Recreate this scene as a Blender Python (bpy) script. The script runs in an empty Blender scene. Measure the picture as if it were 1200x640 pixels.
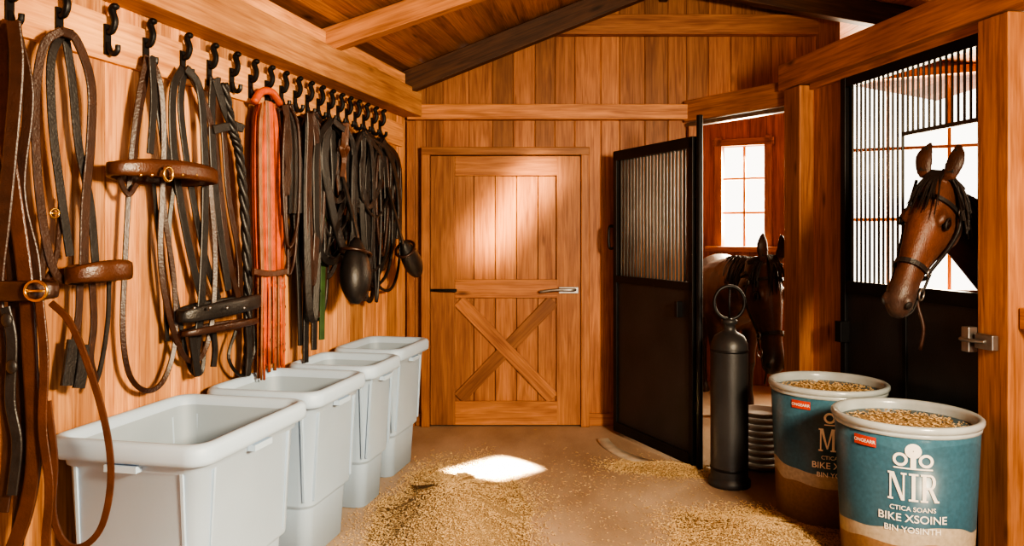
import bpy, math, random
from mathutils import Vector, Matrix
random.seed(7)
V=Vector
SC=bpy.context.scene
COL=SC.collection
# ------------------------------------------------------------------ materials
def newmat(name):
    m=bpy.data.materials.new(name); m.use_nodes=True
    nt=m.node_tree; b=nt.nodes['Principled BSDF']
    return m,nt,b
def simple(name,col,rough=.5,metal=0,var=.25,scale=8,bump=.15,bscale=40,spec=None):
    m,nt,b=newmat(name); N=nt.nodes; L=nt.links
    tc=N.new('ShaderNodeTexCoord'); no=N.new('ShaderNodeTexNoise'); no.inputs['Scale'].default_value=scale; no.inputs['Detail'].default_value=5
    L.new(tc.outputs['Object'],no.inputs['Vector'])
    r=N.new('ShaderNodeValToRGB'); c=col
    r.color_ramp.elements[0].position=.3; r.color_ramp.elements[1].position=.7
    r.color_ramp.elements[0].color=(c[0]*(1-var),c[1]*(1-var),c[2]*(1-var),1)
    r.color_ramp.elements[1].color=(min(1,c[0]*(1+var)),min(1,c[1]*(1+var)),min(1,c[2]*(1+var)),1)
    L.new(no.outputs['Fac'],r.inputs['Fac']); L.new(r.outputs['Color'],b.inputs['Base Color'])
    b.inputs['Roughness'].default_value=rough; b.inputs['Metallic'].default_value=metal
    if spec is not None: b.inputs['Specular IOR Level'].default_value=spec
    if bump>0:
        n2=N.new('ShaderNodeTexNoise'); n2.inputs['Scale'].default_value=bscale; n2.inputs['Detail'].default_value=4
        L.new(tc.outputs['Object'],n2.inputs['Vector'])
        bp=N.new('ShaderNodeBump'); bp.inputs['Strength'].default_value=bump; bp.inputs['Distance'].default_value=.01
        L.new(n2.outputs['Fac'],bp.inputs['Height']); L.new(bp.outputs['Normal'],b.inputs['Normal'])
    return m
def wood(name,dark,light,rough=.5,bump=.3):
    m,nt,b=newmat(name); N=nt.nodes; L=nt.links
    a=N.new('ShaderNodeAttribute'); a.attribute_name='gc'
    mp=N.new('ShaderNodeMapping'); mp.inputs['Scale'].default_value=(1.1,14,14)
    L.new(a.outputs['Vector'],mp.inputs['Vector'])
    n1=N.new('ShaderNodeTexNoise'); n1.inputs['Scale'].default_value=1.6; n1.inputs['Detail'].default_value=6; n1.inputs['Distortion'].default_value=1.2
    L.new(mp.outputs['Vector'],n1.inputs['Vector'])
    mp2=N.new('ShaderNodeMapping'); mp2.inputs['Scale'].default_value=(3,70,70)
    L.new(a.outputs['Vector'],mp2.inputs['Vector'])
    n2=N.new('ShaderNodeTexNoise'); n2.inputs['Scale'].default_value=1.5; n2.inputs['Detail'].default_value=3
    L.new(mp2.outputs['Vector'],n2.inputs['Vector'])
    mx=N.new('ShaderNodeMix'); mx.data_type='FLOAT'; mx.inputs[0].default_value=.4
    L.new(n1.outputs['Fac'],mx.inputs[2]); L.new(n2.outputs['Fac'],mx.inputs[3])
    ramp=N.new('ShaderNodeValToRGB'); e=ramp.color_ramp.elements
    e[0].position=.36; e[0].color=(*dark,1); e[1].position=.64; e[1].color=(*light,1)
    L.new(mx.outputs[0],ramp.inputs['Fac'])
    # knots
    mp3=N.new('ShaderNodeMapping'); mp3.inputs['Scale'].default_value=(1.3,4.2,4.2)
    L.new(a.outputs['Vector'],mp3.inputs['Vector'])
    vo=N.new('ShaderNodeTexVoronoi'); vo.inputs['Scale'].default_value=1.4
    L.new(mp3.outputs['Vector'],vo.inputs['Vector'])
    kr=N.new('ShaderNodeValToRGB'); kr.color_ramp.elements[0].position=.03; kr.color_ramp.elements[0].color=(.2,.14,.12,1)
    kr.color_ramp.elements[1].position=.13; kr.color_ramp.elements[1].color=(1,1,1,1)
    L.new(vo.outputs['Distance'],kr.inputs['Fac'])
    mk=N.new('ShaderNodeMix'); mk.data_type='RGBA'; mk.blend_type='MULTIPLY'; mk.inputs[0].default_value=.85
    L.new(ramp.outputs['Color'],mk.inputs[6]); L.new(kr.outputs['Color'],mk.inputs[7])
    # aged patches
    n4=N.new('ShaderNodeTexNoise'); n4.inputs['Scale'].default_value=1.3; n4.inputs['Detail'].default_value=5
    tc=N.new('ShaderNodeTexCoord'); L.new(tc.outputs['Object'],n4.inputs['Vector'])
    ar=N.new('ShaderNodeValToRGB'); ar.color_ramp.elements[0].position=.3; ar.color_ramp.elements[0].color=(.62,.55,.5,1); ar.color_ramp.elements[1].position=.6; ar.color_ramp.elements[1].color=(1,1,1,1)
    L.new(n4.outputs['Fac'],ar.inputs['Fac'])
    ma=N.new('ShaderNodeMix'); ma.data_type='RGBA'; ma.blend_type='MULTIPLY'; ma.inputs[0].default_value=.7
    L.new(mk.outputs[2],ma.inputs[6]); L.new(ar.outputs['Color'],ma.inputs[7])
    r=N.new('ShaderNodeAttribute'); r.attribute_name='rnd'
    mr=N.new('ShaderNodeMapRange'); mr.inputs[3].default_value=.66; mr.inputs[4].default_value=1.22
    L.new(r.outputs['Fac'],mr.inputs[0])
    hs=N.new('ShaderNodeHueSaturation'); hs.inputs['Saturation'].default_value=.93; L.new(ma.outputs[2],hs.inputs['Color']); L.new(mr.outputs[0],hs.inputs['Value'])
    L.new(hs.outputs['Color'],b.inputs['Base Color'])
    b.inputs['Roughness'].default_value=rough; b.inputs['Specular IOR Level'].default_value=.3
    bp=N.new('ShaderNodeBump'); bp.inputs['Strength'].default_value=bump; bp.inputs['Distance'].default_value=.004
    L.new(mx.outputs[0],bp.inputs['Height']); L.new(bp.outputs['Normal'],b.inputs['Normal'])
    return m
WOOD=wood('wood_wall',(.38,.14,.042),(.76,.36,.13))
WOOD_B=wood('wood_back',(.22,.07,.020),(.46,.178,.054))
WOOD_L=wood('wood_light_beam',(.42,.165,.052),(.74,.36,.13))
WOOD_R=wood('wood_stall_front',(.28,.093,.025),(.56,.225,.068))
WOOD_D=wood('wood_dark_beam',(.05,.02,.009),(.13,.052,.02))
WOOD_DOOR=wood('wood_door',(.25,.082,.022),(.50,.195,.056))
WOOD_C=wood('wood_ceiling',(.22,.075,.021),(.47,.185,.056))
BLACKM=simple('black_steel',(.018,.018,.02),.42,.6,.3,6,.08)
BARM=simple('grille_bar_steel',(.09,.09,.085),.45,.5,.3,6,.05)
PANEL=simple('black_panel',(.028,.028,.03),.42,.1,.35,3,.1,90)
STEEL=simple('brushed_steel',(.32,.31,.3),.35,.9,.2,20,.05)
BRASS=simple('brass',(.6,.36,.1),.3,1,.15,20,0)
LBLACK=simple('leather_black',(.016,.014,.014),.42,0,.3,20,.2,120)
LDARK=simple('leather_dark_brown',(.038,.015,.009),.38,0,.25,20,.2,120)
LBROWN=simple('leather_brown',(.074,.025,.011),.34,0,.22,14,.2,120)
LTAN=simple('leather_tan',(.25,.1,.045),.45,0,.3,14,.25,120)
LRUST=simple('leather_rust',(.46,.08,.022),.48,0,.35,14,.25,120)
GREEN=simple('webbing_green',(.03,.07,.02),.7,0,.3,14,.2,120)
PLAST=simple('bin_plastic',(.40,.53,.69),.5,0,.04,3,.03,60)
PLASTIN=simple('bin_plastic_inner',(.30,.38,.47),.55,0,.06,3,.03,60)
WHITEP=simple('white_plastic',(.62,.60,.57),.45,0,.1,6,.05)
HAIR=simple('horse_hair_black',(.013,.009,.008),.5,0,.4,30,.3,200)
EYE=simple('horse_eye',(.006,.003,.002),.04,0,.1,10,0)
NOST=simple('nostril_dark',(.006,.004,.004),.7,0,.1,10,0)
GRAIN=simple('grain',(.54,.38,.20),.75,0,.5,300,.2,200)
GRAINP=simple('grain_pile',(.40,.275,.14),.9,0,.6,160,.9,260)
WTEXT=simple('label_white',(.85,.83,.78),.5,0,.03,10,0)
RED=simple('label_red',(.55,.05,.02),.5,0,.05,10,0)
CLEARRIM=simple('bucket_rim_plastic',(.38,.43,.45),.2,0,.15,8,.05)
CONC=simple('concrete_sill',(.5,.44,.36),.8,0,.2,10,.3,90)
def floor_mat():
    m,nt,b=newmat('floor_dusty_concrete'); N=nt.nodes; L=nt.links
    tc=N.new('ShaderNodeTexCoord')
    mp=N.new('ShaderNodeMapping'); mp.inputs['Scale'].default_value=(1,.45,1); L.new(tc.outputs['Object'],mp.inputs['Vector'])
    n=N.new('ShaderNodeTexNoise'); n.inputs['Scale'].default_value=1.7; n.inputs['Detail'].default_value=10; n.inputs['Roughness'].default_value=.6
    L.new(mp.outputs['Vector'],n.inputs['Vector'])
    r=N.new('ShaderNodeValToRGB'); e=r.color_ramp.elements
    e[0].position=.30; e[0].color=(.28,.20,.14,1); e[1].position=.70; e[1].color=(.54,.42,.315,1)
    L.new(n.outputs['Fac'],r.inputs['Fac'])
    n2=N.new('ShaderNodeTexNoise'); n2.inputs['Scale'].default_value=90; n2.inputs['Detail'].default_value=4
    L.new(tc.outputs['Object'],n2.inputs['Vector'])
    mx=N.new('ShaderNodeMix'); mx.data_type='RGBA'; mx.blend_type='OVERLAY'; mx.inputs[0].default_value=.2
    L.new(r.outputs['Color'],mx.inputs[6]); L.new(n2.outputs['Fac'],mx.inputs[7]); L.new(mx.outputs[2],b.inputs['Base Color'])
    b.inputs['Roughness'].default_value=.5
    bp=N.new('ShaderNodeBump'); bp.inputs['Strength'].default_value=.16; bp.inputs['Distance'].default_value=.008
    L.new(n2.outputs['Fac'],bp.inputs['Height']); L.new(bp.outputs['Normal'],b.inputs['Normal'])
    return m
FLOORM=floor_mat()
def bucket_mat():
    m,nt,b=newmat('feed_bucket_label'); N=nt.nodes; L=nt.links
    tc=N.new('ShaderNodeTexCoord'); sp=N.new('ShaderNodeSeparateXYZ'); L.new(tc.outputs['Object'],sp.inputs[0])
    n=N.new('ShaderNodeTexNoise'); n.inputs['Scale'].default_value=3.2; n.inputs['Detail'].default_value=1; L.new(tc.outputs['Object'],n.inputs['Vector'])
    ma=N.new('ShaderNodeMath'); ma.operation='MULTIPLY_ADD'; ma.inputs[1].default_value=.22; L.new(n.outputs['Fac'],ma.inputs[0]); L.new(sp.outputs['Z'],ma.inputs[2])
    r=N.new('ShaderNodeValToRGB'); r.color_ramp.interpolation='CONSTANT'; e=r.color_ramp.elements
    e[0].position=0; e[0].color=(.26,.15,.08,1); e[1].position=.30; e[1].color=(.42,.36,.28,1)
    x=e.new(.37); x.color=(.038,.110,.165,1); x=e.new(.70); x.color=(.046,.132,.195,1)
    L.new(ma.outputs[0],r.inputs['Fac'])
    n2=N.new('ShaderNodeTexNoise'); n2.inputs['Scale'].default_value=60; n2.inputs['Detail'].default_value=4; L.new(tc.outputs['Object'],n2.inputs['Vector'])
    mx=N.new('ShaderNodeMix'); mx.data_type='RGBA'; mx.blend_type='OVERLAY'; mx.inputs[0].default_value=.35
    L.new(r.outputs['Color'],mx.inputs[6]); L.new(n2.outputs['Fac'],mx.inputs[7]); L.new(mx.outputs[2],b.inputs['Base Color'])
    b.inputs['Roughness'].default_value=.3
    return m
BUCKM=bucket_mat()
def coat_mat():
    m,nt,b=newmat('horse_coat'); N=nt.nodes; L=nt.links
    a=N.new('ShaderNodeAttribute'); a.attribute_name='col'
    tc=N.new('ShaderNodeTexCoord'); n=N.new('ShaderNodeTexNoise'); n.inputs['Scale'].default_value=9; n.inputs['Detail'].default_value=12; n.inputs['Roughness'].default_value=.75; L.new(tc.outputs['Object'],n.inputs['Vector'])
    mr=N.new('ShaderNodeMapRange'); mr.inputs[1].default_value=.3; mr.inputs[2].default_value=.7; mr.inputs[3].default_value=.45; mr.inputs[4].default_value=1.5; L.new(n.outputs['Fac'],mr.inputs[0])
    hs=N.new('ShaderNodeHueSaturation'); L.new(a.outputs['Color'],hs.inputs['Color']); L.new(mr.outputs[0],hs.inputs['Value']); L.new(hs.outputs['Color'],b.inputs['Base Color'])
    b.inputs['Roughness'].default_value=.45; b.inputs['Specular IOR Level'].default_value=.45
    b.inputs['Sheen Weight'].default_value=.05
    mp=N.new('ShaderNodeMapping'); mp.inputs['Scale'].default_value=(260,260,60); L.new(tc.outputs['Object'],mp.inputs['Vector'])
    n2=N.new('ShaderNodeTexNoise'); n2.inputs['Scale'].default_value=1; n2.inputs['Detail'].default_value=3; L.new(mp.outputs['Vector'],n2.inputs['Vector'])
    bp=N.new('ShaderNodeBump'); bp.inputs['Strength'].default_value=.5; bp.inputs['Distance'].default_value=.004
    L.new(n2.outputs['Fac'],bp.inputs['Height']); L.new(bp.outputs['Normal'],b.inputs['Normal'])
    return m
COAT=coat_mat()
# ------------------------------------------------------------------ mesh builder
class MB:
    def __init__(s): s.v=[];s.f=[];s.fm=[];s.fs=[];s.gc=[];s.rn=[];s.mats=[]
    def mi(s,m):
        if m not in s.mats: s.mats.append(m)
        return s.mats.index(m)
    def add(s,vs,fs,m,gc=None,rnd=.5,smooth=False):
        o=len(s.v); s.v+= [V(p) for p in vs]
        s.gc+= (gc if gc else [V(p) for p in vs]); s.rn+=[rnd]*len(vs)
        k=s.mi(m)
        for f in fs: s.f.append([i+o for i in f]); s.fm.append(k); s.fs.append(smooth)
    def hexa(s,c,m,rnd=None,L=None):
        if rnd is None: rnd=random.random()
        o=V((random.uniform(0,50),random.uniform(0,50),random.uniform(0,50)))
        w=(c[1]-c[0]).length; t=(c[3]-c[0]).length; l=(c[4]-c[0]).length
        g=[V((0,0,0)),V((0,w,0)),V((0,w,t)),V((0,0,t)),V((l,0,0)),V((l,w,0)),V((l,w,t)),V((l,0,t))]
        s.add(c,[(0,1,2,3),(7,6,5,4),(0,4,5,1),(1,5,6,2),(2,6,7,3),(3,7,4,0)],m,[x+o for x in g],rnd)
    def plank(s,p0,p1,wv,tv,m,rnd=None):
        p0=V(p0);p1=V(p1);wv=V(wv)/2;tv=V(tv)/2
        c=[p0-wv-tv,p0+wv-tv,p0+wv+tv,p0-wv+tv,p1-wv-tv,p1+wv-tv,p1+wv+tv,p1-wv+tv]
        s.hexa(c,m,rnd)
    def box(s,c,sx,sy,sz,m,ax=V((1,0,0)),rnd=.5):
        ax=V(ax).normalized(); ay=V((-ax.y,ax.x,0)); c=V(c)
        s.plank(c-V((0,0,sz/2)),c+V((0,0,sz/2)),ax*sx,ay*sy,m,rnd)
    def rings(s,R,m,closed=True,caps=True,smooth=True,rnd=.5):
        n=len(R[0]); vs=[p for r in R for p in r]; fs=[]
        for i in range(len(R)-1):
            for j in range(n if closed else n-1):
                k=(j+1)%n; fs.append((i*n+j,i*n+k,(i+1)*n+k,(i+1)*n+j))
        if caps: fs.append(tuple(range(n-1,-1,-1))); fs.append(tuple((len(R)-1)*n+j for j in range(n)))
        s.add(vs,fs,m,rnd=rnd,smooth=smooth)
    def tube(s,pts,r,m,n=8,sub=4,smooth=True):
        pts=cr(pts,sub) if sub>1 else [V(p) for p in pts]
        R=[];N=len(pts); up=None
        for i,p in enumerate(pts):
            T=(pts[min(i+1,N-1)]-pts[max(i-1,0)]).normalized()
            if up is None: up=V((0,0,1)) if abs(T.z)<.9 else V((1,0,0))
            A=T.cross(up).normalized(); B=A.cross(T).normalized(); up=B
            rr=r(i/(N-1)) if callable(r) else r
            R.append([p+A*rr*math.cos(2*math.pi*k/n)+B*rr*math.sin(2*math.pi*k/n) for k in range(n)])
        s.rings(R,m)
    def strap(s,pts,w,m,nrm,th=.006,sub=6,taper=None):
        pts=cr(pts,sub); N=len(pts); R=[]; nrm=V(nrm).normalized()
        for i,p in enumerate(pts):
            T=(pts[min(i+1,N-1)]-pts[max(i-1,0)]).normalized()
            W=T.cross(nrm).normalized(); Q=W.cross(T).normalized()
            ww=w/2*(taper(i/(N-1)) if taper else 1)
            R.append([p-W*ww-Q*th/2,p-W*ww*.8-Q*th*.8,p+W*ww*.8-Q*th*.8,p+W*ww-Q*th/2,p+W*ww+Q*th/2,p+W*ww*.8+Q*th*.8,p-W*ww*.8+Q*th*.8,p-W*ww+Q*th/2])
        s.rings(R,m,smooth=False)
    def revolve(s,c,prof,m,n=32,smooth=True,caps=True):
        c=V(c); s.rings([[c+V((r*math.cos(2*math.pi*k/n),r*math.sin(2*math.pi*k/n),z)) for k in range(n)] for r,z in prof],m,caps=caps,smooth=smooth)
    def ellipsoid(s,c,ax,m,n=16,k=10):
        c=V(c);a,b,d=ax; R=[]
        for i in range(k+1):
            t=math.pi*(i+.02)/(k+.04); R.append([c+a*math.sin(t)*math.cos(2*math.pi*j/n)+b*math.sin(t)*math.sin(2*math.pi*j/n)-d*math.cos(t) for j in range(n)])
        s.rings(R,m)
    def torus(s,c,a,b,r,m,n=24,k=8):
        a=V(a);b=V(b);c=V(c);Nn=a.cross(b).normalized(); vs=[];fs=[]
        for i in range(n):
            t=2*math.pi*i/n; d=a*math.cos(t)+b*math.sin(t); dn=d.normalized()
            for j in range(k):
                q=2*math.pi*j/k; vs.append(c+d+dn*r*math.cos(q)+Nn*r*math.sin(q))
        for i in range(n):
            for j in range(k):
                fs.append((i*k+j,((i+1)%n)*k+j,((i+1)%n)*k+(j+1)%k,i*k+(j+1)%k))
        s.add(vs,fs,m,smooth=True)
    def hoop(s,c,a,b,h,th,m,tilt=0,n=44,sag=0):
        # padded elliptical leather band of height h; a,b semi axes
        c=V(c);a=V(a);b=V(b); vs=[];fs=[]
        prof=[(0,-h/2),(th*.8,-h*.42),(th,-h*.2),(th,h*.2),(th*.8,h*.42),(0,h/2),(-th*.4,h*.4),(-th*.4,-h*.4)]; K=len(prof)
        for i in range(n):
            t=2*math.pi*i/n; d=a*math.cos(t)+b*math.sin(t); dn=d.normalized(); dz=tilt*math.cos(t)-sag*math.sin(t)+sag*.5*abs(math.cos(t))**2
            sc=.72+.28*abs(math.sin(t))
            for (q,z) in prof: vs.append(c+d+dn*q+V((0,0,z*sc+dz)))
        for i in range(n):
            for j in range(K): fs.append((i*K+j,((i+1)%n)*K+j,((i+1)%n)*K+(j+1)%K,i*K+(j+1)%K))
        s.add(vs,fs,m,smooth=True)
    def obj(s,name,bevel=0,parent=None):
        me=bpy.data.meshes.new(name); me.from_pydata([tuple(p) for p in s.v],[],s.f)
        for m in s.mats: me.materials.append(m)
        for i,p in enumerate(me.polygons): p.material_index=s.fm[i]; p.use_smooth=s.fs[i]
        a=me.attributes.new('gc','FLOAT_VECTOR','POINT')
        a.data.foreach_set('vector',[x for p in s.gc for x in p])
        a=me.attributes.new('rnd','FLOAT','POINT'); a.data.foreach_set('value',s.rn)
        me.update()
        import bmesh
        bm=bmesh.new(); bm.from_mesh(me); bmesh.ops.recalc_face_normals(bm,faces=bm.faces); bm.to_mesh(me); bm.free()
        o=bpy.data.objects.new(name,me); COL.objects.link(o)
        if bevel:
            b=o.modifiers.new('bevel','BEVEL'); b.width=bevel; b.segments=2; b.limit_method='ANGLE'; b.angle_limit=.6
        if parent: o.parent=parent
        return o
def cr(pts,sub):
    P=[V(p) for p in pts]
    if len(P)<3 or sub<2:
        if len(P)==2 and sub>1: return [P[0].lerp(P[1],i/sub) for i in range(sub+1)]
        return P
    Q=[P[0]*2-P[1]]+P+[P[-1]*2-P[-2]]; out=[]
    for i in range(1,len(Q)-2):
        a,b,c,d=Q[i-1],Q[i],Q[i+1],Q[i+2]
        for k in range(sub):
            t=k/sub; out.append(.5*((2*b)+(c-a)*t+(2*a-5*b+4*c-d)*t*t+(-a+3*b-3*c+d)*t**3))
    out.append(P[-1]); return out
# ------------------------------------------------------------------ survey of the room
EYEZ=1.45
LN=V((.970,-.2425,0)); LT=V((.2425,.970,0))
def lx(y): return -2.2725+.25*y
def LWp(y,z,off=0): return V((lx(y),y,z))+LN*off
def LW(a,b,off=.05):      # elevation of the left wall measured from the photograph -> point `off` metres off that wall
    d=V(((a-600)/900,1,(275-b)/900)); t=(off-2.204)/(d.dot(LN)); return V((0,0,EYEZ))+d*t
def AT(a,b,y): return V(((a-600)/900*y,y,EYEZ+(275-b)/900*y))
RN=V((-.9863,-.1647,0)); RT=V((-.1647,.9863,0))
def RW(y,z,off=0): return V((2.69-.167*y,y,z))+RN*off
BACK=5.85; RIDX=1.15; RIDZ=3.42; EAVE=2.62
def roofz(x,y):
    if x<RIDX:
        l=lx(y); return EAVE+(RIDZ-EAVE)*(x-l)/(RIDX-l)
    return RIDZ-.18*(x-RIDX)
# ------------------------------------------------------------------ planked walls
def planked(mb,p0,p1,nrm,ztop,mat,holes=(),pw=.17,th=.03,z0=0):
    p0=V(p0);p1=V(p1);d=(p1-p0);L=d.length;d.normalize(); nrm=V(nrm).normalized()
    cuts=sorted(set([0,L]+[h[0] for h in holes]+[h[1] for h in holes])); s=[]
    for a,b in zip(cuts[:-1],cuts[1:]):
        n=max(1,round((b-a)/pw)); 
        xs=[a+(b-a)*i/n for i in range(n+1)]
        for i in range(1,n): xs[i]+=random.uniform(-.16,.16)*(b-a)/n
        s+=list(zip(xs[:-1],xs[1:]))
    for a,b in s:
        m=(a+b)/2; c=p0+d*m-nrm*th/2
        zt=ztop(c) if callable(ztop) else ztop
        segs=[(z0,zt)]
        for h in holes:
            if h[0]-1e-4<=a and b<=h[1]+1e-4: segs=[(z0,h[2]),(h[3],zt)]
        r=random.random()
        for u,v in segs:
            if v-u>.01: mb.plank(V((c.x,c.y,u)),V((c.x,c.y,v)),d*(b-a),nrm*th,mat,r)
# floor
mb=MB(); mb.add([(-3,-1.6,0),(4.5,-1.6,0),(4.5,8.1,0),(-3,8.1,0),(-3,-1.6,-.1),(4.5,-1.6,-.1),(4.5,8.1,-.1),(-3,8.1,-.1)],[(0,1,2,3),(7,6,5,4),(0,4,5,1),(1,5,6,2),(2,6,7,3),(3,7,4,0)],FLOORM); mb.obj('floor')
# left wall
mb=MB(); planked(mb,LWp(-1.5,0),LWp(BACK+.03,0),LN,EAVE,WOOD,pw=.19); mb.obj('wall_left',.006)
# back wall
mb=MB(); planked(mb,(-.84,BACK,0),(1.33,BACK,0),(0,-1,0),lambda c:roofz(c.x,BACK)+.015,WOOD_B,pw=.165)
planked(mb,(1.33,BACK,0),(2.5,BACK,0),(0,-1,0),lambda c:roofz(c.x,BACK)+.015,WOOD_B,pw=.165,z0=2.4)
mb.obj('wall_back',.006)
# unseen wall added behind the viewer to cut fill light, with an opening
mb=MB(); planked(mb,(-2.62,-1.47,0),(4.3,-1.47,0),(0,1,0),lambda c:roofz(c.x,-1.47)+.015,WOOD_R,holes=[(2.9,5.0,0,2.4)],pw=.2); mb.obj('added_wall_front',.004)
# stall side wall + far stall wall with windows
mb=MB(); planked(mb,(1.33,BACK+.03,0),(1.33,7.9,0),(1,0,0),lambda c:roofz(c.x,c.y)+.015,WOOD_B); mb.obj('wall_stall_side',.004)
SB0=V((1.33,7.9,0)); SB1=V((4.3,6.415,0)); SBd=(SB1-SB0).normalized(); SBn=V((SBd.y,-SBd.x,0)).normalized()
def SB(s,z,off=0): return SB0+SBd*s+SBn*off+V((0,0,z))
w1=(.80,1.24,1.33,2.33); w2=(1.80,3.24,.95,2.86)
mb=MB(); planked(mb,SB0,SB1,SBn,lambda c:roofz(c.x,c.y)+.015,WOOD_R,holes=[w1,w2],th=.1); mb.obj('wall_stall_back',.004)
mb=MB(); planked(mb,(4.3,-1.5,0),(4.3,6.415,0),(-1,0,0),lambda c:roofz(c.x,c.y)+.015,WOOD_B,holes=[]); mb.obj('wall_right_outer',.004)
def window(name,h,nx,nz,bw=.022):
    mb=MB(); s0,s1,z0,z1=h; fw=.07
    def bar(a,b,c,e,m=WOOD_L,t=.14,o=-.03):
        if abs(a-b)<1e-6: mb.plank(SB(a,c,o),SB(a,e,o),SBd*fw,SBn*t,m)
        else: mb.plank(SB(a,c,o),SB(b,c,o),V((0,0,fw)),SBn*t,m)
    bar(s0-fw/2+.02,s0-fw/2+.02,z0-.07,z1+.07); bar(s1+fw/2-.02,s1+fw/2-.02,z0-.07,z1+.07)
    bar(s0-.07,s1+.07,z1+fw/2-.02,0); 
    mb.plank(SB(s0-.12,z0-.02,.03),SB(s1+.12,z0-.02,.03),V((0,0,.05)),SBn*.26,WOOD_L)
    for i in range(1,nx): 
        a=s0+(s1-s0)*i/nx; mb.plank(SB(a,z0,-.06),SB(a,z1,-.06),SBd*bw,SBn*.03,WOOD_L)
    for i in range(1,nz):
        z=z0+(z1-z0)*i/nz; mb.plank(SB(s0,z,-.06),SB(s1,z,-.06),V((0,0,bw)),SBn*.03,WOOD_L)
    mb.obj(name,.004)
window('window_1',w1,2,3); window('window_2',w2,3,3,.03)
# ceiling
mb=MB(); n=14
for i in range(n):
    a,b=i/n,(i+1)/n
    def P(u,y,dz=0):
        l=lx(y)-.03; return V((l+(RIDX-l)*u,y,EAVE+(RIDZ-EAVE)*u+dz))
    mb.hexa([P(a,-1.5),P(b,-1.5),P(b,-1.5,.03),P(a,-1.5,.03),P(a,7.95),P(b,7.95),P(b,7.95,.03),P(a,7.95,.03)],WOOD_C)
n=18
for i in range(n):
    xa=RIDX+(4.4-RIDX)*i/n; xb=RIDX+(4.4-RIDX)*(i+1)/n
    za=RIDZ-.18*(xa-RIDX); zb=RIDZ-.18*(xb-RIDX)
    mb.hexa([V((xa,-1.5,za)),V((xb,-1.5,zb)),V((xb,-1.5,zb+.03)),V((xa,-1.5,za+.03)),V((xa,7.95,za)),V((xb,7.95,zb)),V((xb,7.95,zb+.03)),V((xa,7.95,za+.03))],WOOD_C)
mb.obj('ceiling',.003)
# rafters
def rafter(y,mat,w=.09,h=.13,right=True):
    mb=MB(); l=lx(y); 
    mb.plank(V((l+.02,y,EAVE-h/2-.005)),V((RIDX,y,RIDZ-h/2-.005)),V((0,w,0)),V((0,0,h)),mat)
    if right: mb.plank(V((RIDX,y,RIDZ-h/2-.005)),V((4.25,y,RIDZ-.18*(4.25-RIDX)-h/2-.005)),V((0,w,0)),V((0,0,h)),WOOD_D)
    mb.obj('roof_rafter',.005)
for y,m,h in ((5.62,WOOD_D,.17),(4.45,WOOD_R,.14),(3.2,WOOD_L,.13),(1.9,WOOD_L,.13),(.6,WOOD_L,.13)): rafter(y,m,h=h)
mb=MB(); mb.plank(V((.1,5.80,3.03)),V((2.3,5.80,3.03)),V((0,.08,0)),V((0,0,.15)),WOOD_B); mb.obj('collar_beam',.005)
mb=MB(); mb.plank(V((RIDX,-1.45,RIDZ-.1)),V((RIDX,7.8,RIDZ-.1)),V((.06,0,0)),V((0,0,.2)),WOOD_D); mb.obj('ridge_beam',.005)
mb=MB(); mb.plank(LWp(-1.4,2.43,.075),LWp(5.8,2.43,.075),LN*.15,V((0,0,.19)),WOOD_L)
mb.plank(LWp(-1.4,2.575,.05),LWp(5.8,2.575,.05),LN*.1,V((0,0,.09)),WOOD); mb.obj('wall_plate_beam',.006)
mb=MB(); mb.plank(V((-.79,BACK-.04,2.375)),V((1.35,BACK-.04,2.375)),V((0,.08,0)),V((0,0,.115)),WOOD_R); mb.obj('trim_tie_beam',.005)
mb=MB(); mb.plank(V((-.765,BACK-.025,0)),V((-.765,BACK-.025,2.31)),V((.06,0,0)),V((0,.05,0)),WOOD_B); mb.obj('trim_corner_left',.004)
# baseboards
mb=MB(); mb.plank(V((-.73,BACK-.015,.045)),V((-.69,BACK-.015,.045)),V((0,0,.09)),V((0,.03,0)),WOOD_DOOR); mb.plank(V((.58,BACK-.015,.045)),V((1.3,BACK-.015,.045)),V((0,0,.09)),V((0,.03,0)),WOOD_DOOR); mb.obj('baseboard_back',.004)
# ------------------------------------------------------------------ door
mb=MB(); x0,x1=-.617,.527; zt=2.045; Y=BACK
for x in (x0-.035,x1+.025): mb.plank(V((x,Y-.035,0)),V((x,Y-.035,zt+.065)),V((.065,0,0)),V((0,.07,0)),WOOD_DOOR)
mb.plank(V((x0-.068,Y-.036,zt+.035)),V((x1+.058,Y-.036,zt+.035)),V((0,0,.06)),V((0,.075,0)),WOOD_DOOR)
mb.obj('trim_door_frame',.005)
mb=MB(); n=7; wi=x1-x0-.01
for i in range(n):
    a=x0+.003+wi*i/n; b=x0+.003+wi*(i+1)/n; mb.plank(V(((a+b)/2,Y-.014,.01)),V(((a+b)/2,Y-.014,zt)),V((b-a-.004,0,0)),V((0,.02,0)),WOOD_DOOR)
sw=.185
def bd(xa,za,xb,zb,w,dy=.036,t=.022):
    d=(V((xb,0,zb))-V((xa,0,za))).normalized(); p=V((-d.z,0,d.x))
    mb.plank(V((xa,Y-dy,za)),V((xb,Y-dy,zb)),p*w,V((0,t,0)),WOOD_DOOR)
bd(x0+sw/2,.01,x0+sw/2,zt,sw); bd(x1-sw/2-.005,.01,x1-sw/2-.005,zt,sw)
bd(x0+sw,zt-.075,x1-sw,zt-.075,.15); bd(x0+sw,1.04,x1-sw,1.04,.14); bd(x0+sw,.1,x1-sw,.1,.18)
bd(x0+sw+.03,.21,x1-sw-.03,.95,.1,.034,.018); bd(x0+sw+.03,.95,x1-sw-.03,.21,.1,.0345,.018)
mb.box((x1-.1,Y-.052,1.03),.15,.012,.05,STEEL); mb.tube([(x1-.05,Y-.055,1.035),(x1-.07,Y-.1,1.035),(x1-.2,Y-.1,1.035),(x1-.32,Y-.09,1.02)],.012,STEEL)
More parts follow.
